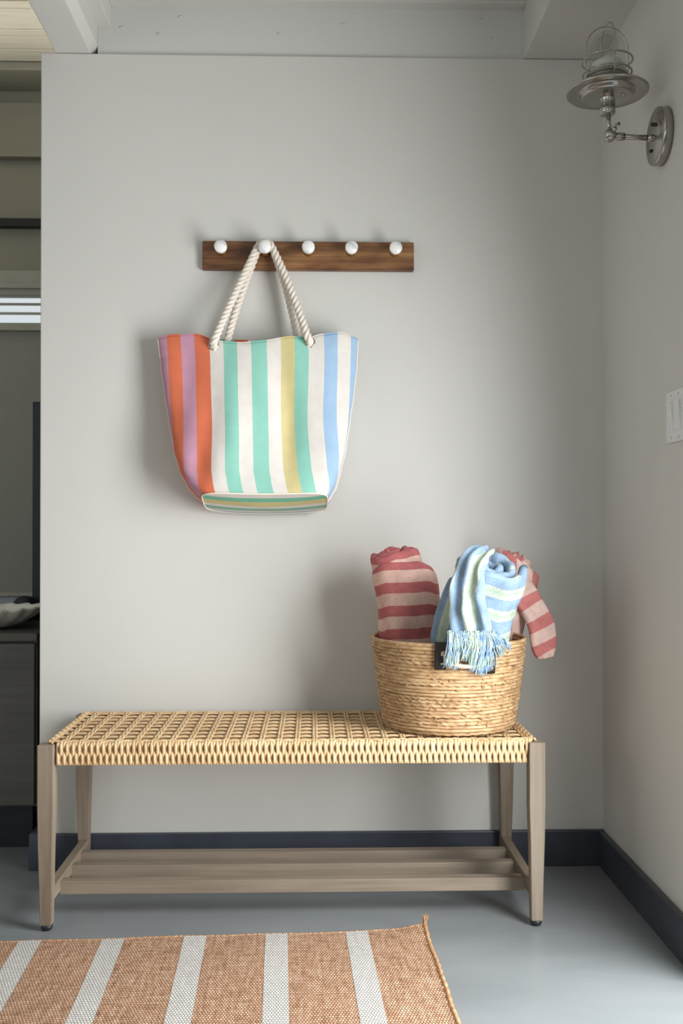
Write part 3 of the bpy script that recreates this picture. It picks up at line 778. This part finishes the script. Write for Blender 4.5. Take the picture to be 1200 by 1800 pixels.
# ------------------------------------------------------------------ towels
def towel_roll(base, top, R0, R1, turns, tele, per, seed, wob=.004, edge=.25, arc=False, oval=1.0, start=0.0, r_in=.006, seg=30, hb=0.0, ripple=.0, shift=None, rfun=None, shoulder=.0, tk=.47):
    base = Vector(base); top = Vector(top); ax = top - base; H = ax.length; A = ax.normalized()
    U = (Vector((1, 0, 0)) - A * A.x).normalized(); V = A.cross(U)
    mb = MB(); N = int(turns * seg); NHh = 26
    pit = (R1 - r_in) / turns; t = pit * tk
    ncol = 2 * NHh + 6
    vs = []; uvs = []
    arcl = 0; pr = None
    for i in range(N + 1):
        th = 2 * PI * i / seg + start; f = i / N
        hT = H + tele(f, th) ; hT += ripple * noise.noise(Vector((th * 1.3, seed, f * 3)))
        sec = []
        for k in range(NHh + 1): sec.append((k / NHh * (hT - t) , t))
        for q in range(1, 6):
            a = PI / 2 - PI / 2 * (q / 3) if False else PI * q / 6
            sec.append((hT - t + t * math.sin(a), t * math.cos(a)))
        for k in range(NHh, -1, -1): sec.append((k / NHh * (hT - t), -t))
        for (h, off) in sec:
            g = h / H; Rr = R0 + (R1 - R0) * min(1, g) ** .6
            ff = rfun(f) if rfun else f
            sh_ = 1 - shoulder * max(0, (h - (hT - .045)) / .045) ** 2 * max(0, (f - .6) / .4)
            r = (r_in + (Rr - r_in) * ff + off) * sh_
            d = noise.noise(Vector((math.cos(th) * 1.6 + seed, math.sin(th) * 1.6, h * 14 + f * 2))) * wob * (.4 + f) \
                + noise.noise(Vector((math.cos(th) * 5 + seed, math.sin(th) * 5, h * 40))) * wob * .3
            r = max(.001, r + d)
            p = base + A * h + U * (math.cos(th) * r) + V * (math.sin(th) * r * oval)
            if shift: p = p + Vector(shift) * (max(0, 1 - f / .8) ** .5 if f < .8 else 0) * min(1, g)
            vs.append(p)
            s_ = (hT - h) / per + edge if not arc else (th * .040) / .06 + h * 2.2
            if off < t * .2 and not arc: s_ = s_
            uvs.append((f, s_))
    nc = len(sec)
    fs = [(i * nc + k, (i + 1) * nc + k, (i + 1) * nc + k + 1, i * nc + k + 1) for i in range(N) for k in range(nc - 1)]
    fs.append(tuple(range(nc))); fs.append(tuple(N * nc + k for k in range(nc - 1, -1, -1)))
    mb.add(vs, fs, uvs)
    return mb
def puffy(rows, thick, seed, per, across=False, wob=.003, NR=60, NCc=40, fold=0.0, folds=3, vedge=0.0, cap0=.5, cap1=.5):
    """thick folded cloth: rows of (left point, right point)"""
    Lp = catmull([r[0] for r in rows], 10); Rp = catmull([r[1] for r in rows], 10); n = len(Lp)
    mb = MB(); vs = []; uvs = []; acc = 0
    for i in range(n):
        l, r = Lp[i], Rp[i]; c = (l + r) / 2; hw = (r - l) / 2
        if i: acc += (c - pc).length
        pc = c.copy()
        j0, j1 = max(0, i - 1), min(n - 1, i + 1)
        t = ((Lp[j1] + Rp[j1]) - (Lp[j0] + Rp[j0])).normalized(); nn = t.cross(hw.normalized()).normalized()
        if nn.y > 0: nn = -nn
        g = i / (n - 1); sc_ = min(1, math.sqrt(max(.0, 1 - max(0, 1 - g / .08) ** 2)) + (1 - cap0)) * min(1, math.sqrt(max(0, 1 - max(0, (g - .93) / .07) ** 2)) + (1 - cap1))
        for k in range(NCc):
            a = 2 * PI * k / NCc; ca, sa = math.cos(a), math.sin(a)
            xx = math.copysign(abs(ca) ** .75, ca); yy = math.copysign(abs(sa) ** .8, sa)
            f = fold * math.cos(folds * PI * (xx + .15 * math.sin(g * 3))) * (1 - abs(xx)) ** .3
            p = c + hw * xx * (sc_ * .5 + .5) + nn * (thick * yy * sc_ + f)
            p += nn * noise.noise(Vector((xx * 1.5 + seed, acc * 20, yy))) * wob + hw.normalized() * noise.noise(Vector((seed, acc * 25, xx))) * wob * .6
            vs.append(p); uvs.append((xx, ((xx * hw.length) / per + vedge + .35 * acc / per * .3) if across else (acc / per + vedge + .12 * xx)))
    fs = [(i * NCc + k, i * NCc + (k + 1) % NCc, (i + 1) * NCc + (k + 1) % NCc, (i + 1) * NCc + k) for i in range(n - 1) for k in range(NCc)]
    fs.append(tuple(range(NCc - 1, -1, -1))); fs.append(tuple((n - 1) * NCc + k for k in range(NCc)))
    return mb.add(vs, fs, uvs)

# rose towel, left
t1 = thing('rolled_towel', 'rose and pale pink rolled towel standing at the left of the basket', 'towel', (.225, -.215, .46), 'rolled towels in the basket')
def tele1(f, th):
    # inner core pushed up and to the left, outer wrap lower on the right
    w = min(1, max(0, (.84 - f) / .12))
    return (.026 + .016 * math.cos(th - .7) * f) * w - .004 * (1 - w) * (1 + math.cos(th))
def rf1(f): return f * .84 if f < .78 else .655 + (f - .78) / .22 * .345
towel_roll((.262, -.215, .457), (.222, -.205, .862), .060, .094, 4.3, tele1, .059, 3.1, .009, .12, oval=.92, start=-.29, ripple=.016, shift=(-.034, -.004, 0), rfun=rf1, shoulder=.22).build('towel_roll', M['rose'], t1)
# coral towel, right back
t3 = thing('rolled_towel', 'coral and pale pink rolled towel with one end hanging over the basket rim', 'towel', (.43, -.15, .46), 'rolled towels in the basket')
def tele3(f, th): return .020 * (1 - f) - .022 * math.cos(th) * f
towel_roll((.434, -.150, .474), (.545, -.125, .858), .050, .069, 4.2, tele3, .045, 8.4, .006, .1, arc=True, start=1.0, ripple=.016, tk=.4).build('towel_roll', M['coral'], t3)
V3 = Vector
rows3 = [(V3((.515, -.165, .815)), V3((.568, -.150, .812))), (V3((.512, -.190, .785)), V3((.580, -.180, .795))), (V3((.522, -.200, .750)), V3((.592, -.190, .772))),
         (V3((.541, -.205, .722)), V3((.608, -.20, .744))), (V3((.557, -.21, .690)), V3((.624, -.205, .708))), (V3((.563, -.21, .655)), V3((.632, -.21, .672))),
         (V3((.569, -.212, .625)), V3((.630, -.212, .640))), (V3((.583, -.214, .604)), V3((.622, -.214, .612)))]
puffy(rows3, .016, 5.0, .064, NCc=44, vedge=.05, wob=.006).build('hanging_end', M['coral'], t3, fix=True)
# blue towel, centre front
t2 = thing('rolled_towel', 'blue and pale green striped rolled towel with fringe spilling over the basket front', 'towel', (.38, -.30, .46), 'rolled towels in the basket')
def tele2(f, th): return -.010 * (1 - f) + .010 * math.sin(2 * th) * f
towel_roll((.366, -.274, .490), (.420, -.430, .866), .056, .083, 2.7, tele2, .060, 1.3, .009, .0, oval=.95, start=2.2, ripple=.014, seg=34, tk=.37).build('towel_roll', M['blue'], t2)
rows2 = [(V3((.392, -.415, .905)), V3((.432, -.420, .888))), (V3((.366, -.44, .897)), V3((.412, -.462, .882))), (V3((.336, -.458, .862)), V3((.398, -.497, .852))), (V3((.321, -.462, .815)), V3((.395, -.500, .814))),
         (V3((.316, -.46, .768)), V3((.400, -.494, .768))), (V3((.318, -.463, .722)), V3((.412, -.482, .722))), (V3((.322, -.468, .695)), V3((.416, -.478, .698)))]
puffy(rows2, .009, 2.0, .060, across=True, fold=.006, folds=2.4, NCc=64, vedge=.35, wob=.008).build('hanging_end', M['blue'], t2, fix=True)
# left flank folding into the basket
rows2b = [(V3((.326, -.405, .83)), V3((.372, -.45, .84))), (V3((.303, -.40, .775)), V3((.36, -.45, .775))), (V3((.291, -.395, .73)), V3((.35, -.445, .72))), (V3((.282, -.385, .685)), V3((.35, -.425, .675))), (V3((.290, -.37, .65)), V3((.345, -.41, .65)))]
puffy(rows2b, .011, 6.0, .05, across=True, fold=.004, NCc=48, vedge=.6).build('side_fold', M['blue'], t2, fix=True)
# fringe
mb = MB()
def strand(p, q, r=.0011, curl=.006):
    p = Vector(p); q = Vector(q); c1 = p.lerp(q, .35) + Vector((random.uniform(-curl, curl), -.004, random.uniform(-.002, .002))); c2 = p.lerp(q, .7) + Vector((random.uniform(-curl, curl), -.003, 0))
    mb.tube(catmull([p, c1, c2, q], 5), [r] * 15 + [r * .6], 4)
clusters = [(.318, .316, .622, 24, .012), (.332, .330, .612, 20, .010), (.347, .352, .640, 24, .012), (.362, .366, .636, 24, .012), (.378, .374, .610, 26, .012), (.392, .396, .600, 30, .016), (.404, .416, .612, 26, .014), (.413, .446, .642, 22, .014), (.416, .468, .655, 14, .012)]
for xa, xb, zb, n, sp in clusters:
    for _ in range(int(n * 1.5)):
        x0 = xa + random.gauss(0, .004); x1 = xb + random.gauss(0, sp * .5); z1 = zb + random.uniform(-.006, .014)
        y1 = on_basket(min(.48, max(.25, x1)), max(.6, z1), .016).y - random.uniform(0, .006)
        strand((x0, -.483 + random.uniform(-.006, .004), .706 + random.uniform(-.006, .004)), (x1, y1, z1), random.uniform(.0007, .0013))
stuff(mb.build('fringe', M['fringe'], t2))

# ------------------------------------------------------------------ rug
e1 = Vector((-.9985, -.047, 0)).normalized(); e2 = Vector((.034, -.9994, 0)).normalized(); c0 = Vector((.256, -.476, 0))
rug = thing('striped_rug', 'flatwoven tan rug with white stripes in front of the bench', 'rug', (-.6, -1.1, 0))
RL, RD = 2.05, 1.5
def rugp(u, v, z):
    lift = .012 * math.exp(-(u / .05) ** 2 - (v / .05) ** 2)
    w = .0025 * noise.noise(Vector((u * 6, v * 6, 0)))
    sx_ = .004 * noise.noise(Vector((v * 9, 3, 0))) * math.exp(-u / .1)
    return c0 + e1 * (u + sx_) + e2 * (v + .002 * noise.noise(Vector((u * 12, 0, 0)))) + Vector((0, 0, z + lift + (w + .0012) * (1 if z > .004 else .0)))
whites = [(.159 + .1862 * i) for i in range(11)]; HWd = .0255
us = [0]
segs = []; cur = 0
for c in whites:
    if c + HWd > RL: break
    segs.append((cur, c - HWd, 'rug')); segs.append((c - HWd, c + HWd, 'rug_white')); cur = c + HWd
segs.append((cur, RL, 'rug'))
for a, b, k in segs:
    m = MB(); nu = max(2, int((b - a) / .012)); zt_ = .0075 if k == 'rug' else .0082
    m.grid(lambda u, v: rugp(a + (b - a) * u, v * RD, zt_), nu, 100, uvf=lambda u, v: (a + (b - a) * u, v * RD))
    m.grid(lambda u, v: rugp(a + (b - a) * (1 - u), v * RD, .0005), 2, 30, uvf=lambda u, v: (a + (b - a) * u, v * RD))
    for vv in (0, 1):
        m.grid(lambda u, v: rugp(a + (b - a) * u, vv * RD, .0005 + (zt_ - .0005) * (v if vv else 1 - v)), nu, 1, uvf=lambda u, v: (a + (b - a) * u, vv * RD + v * .006))
    o = m.build('white_band' if k == 'rug_white' else 'tan_field', M[k], rug)
    if k == 'rug_white': o['label'] = 'white woven band'
# bindings
m = MB(); m.tube([rugp(-.001, RD * k / 160, .006) + Vector((0, 0, .001 * math.sin(k * 2.1))) for k in range(161)], [.0052 + .0009 * math.sin(k * 1.9) for k in range(161)], 8); m.build('edge_binding', M['binding'], rug)
m = MB(); m.tube([rugp(RL * k / 400, -.001, .0045) + Vector((0, .0008 * math.sin(k * 1.7), .0008 * math.sin(k * 2.3))) for k in range(401)], [.0042 + .0008 * math.sin(k * 2.7) for k in range(401)], 8); m.build('edge_binding', M['binding'], rug)
mb = MB()
cc = rugp(0, 0, .008)
for _ in range(16):
    d = Vector((random.uniform(-.006, .012), random.uniform(-.002, .010), random.uniform(.010, .026)))
    mb.tube([cc + Vector((random.uniform(-.004, .002), random.uniform(-.006, .002), -.006)), cc + d * .5, cc + d], [.0018, .0014, .0006], 5)
mb.build('frayed_corner', M['binding'], rug)
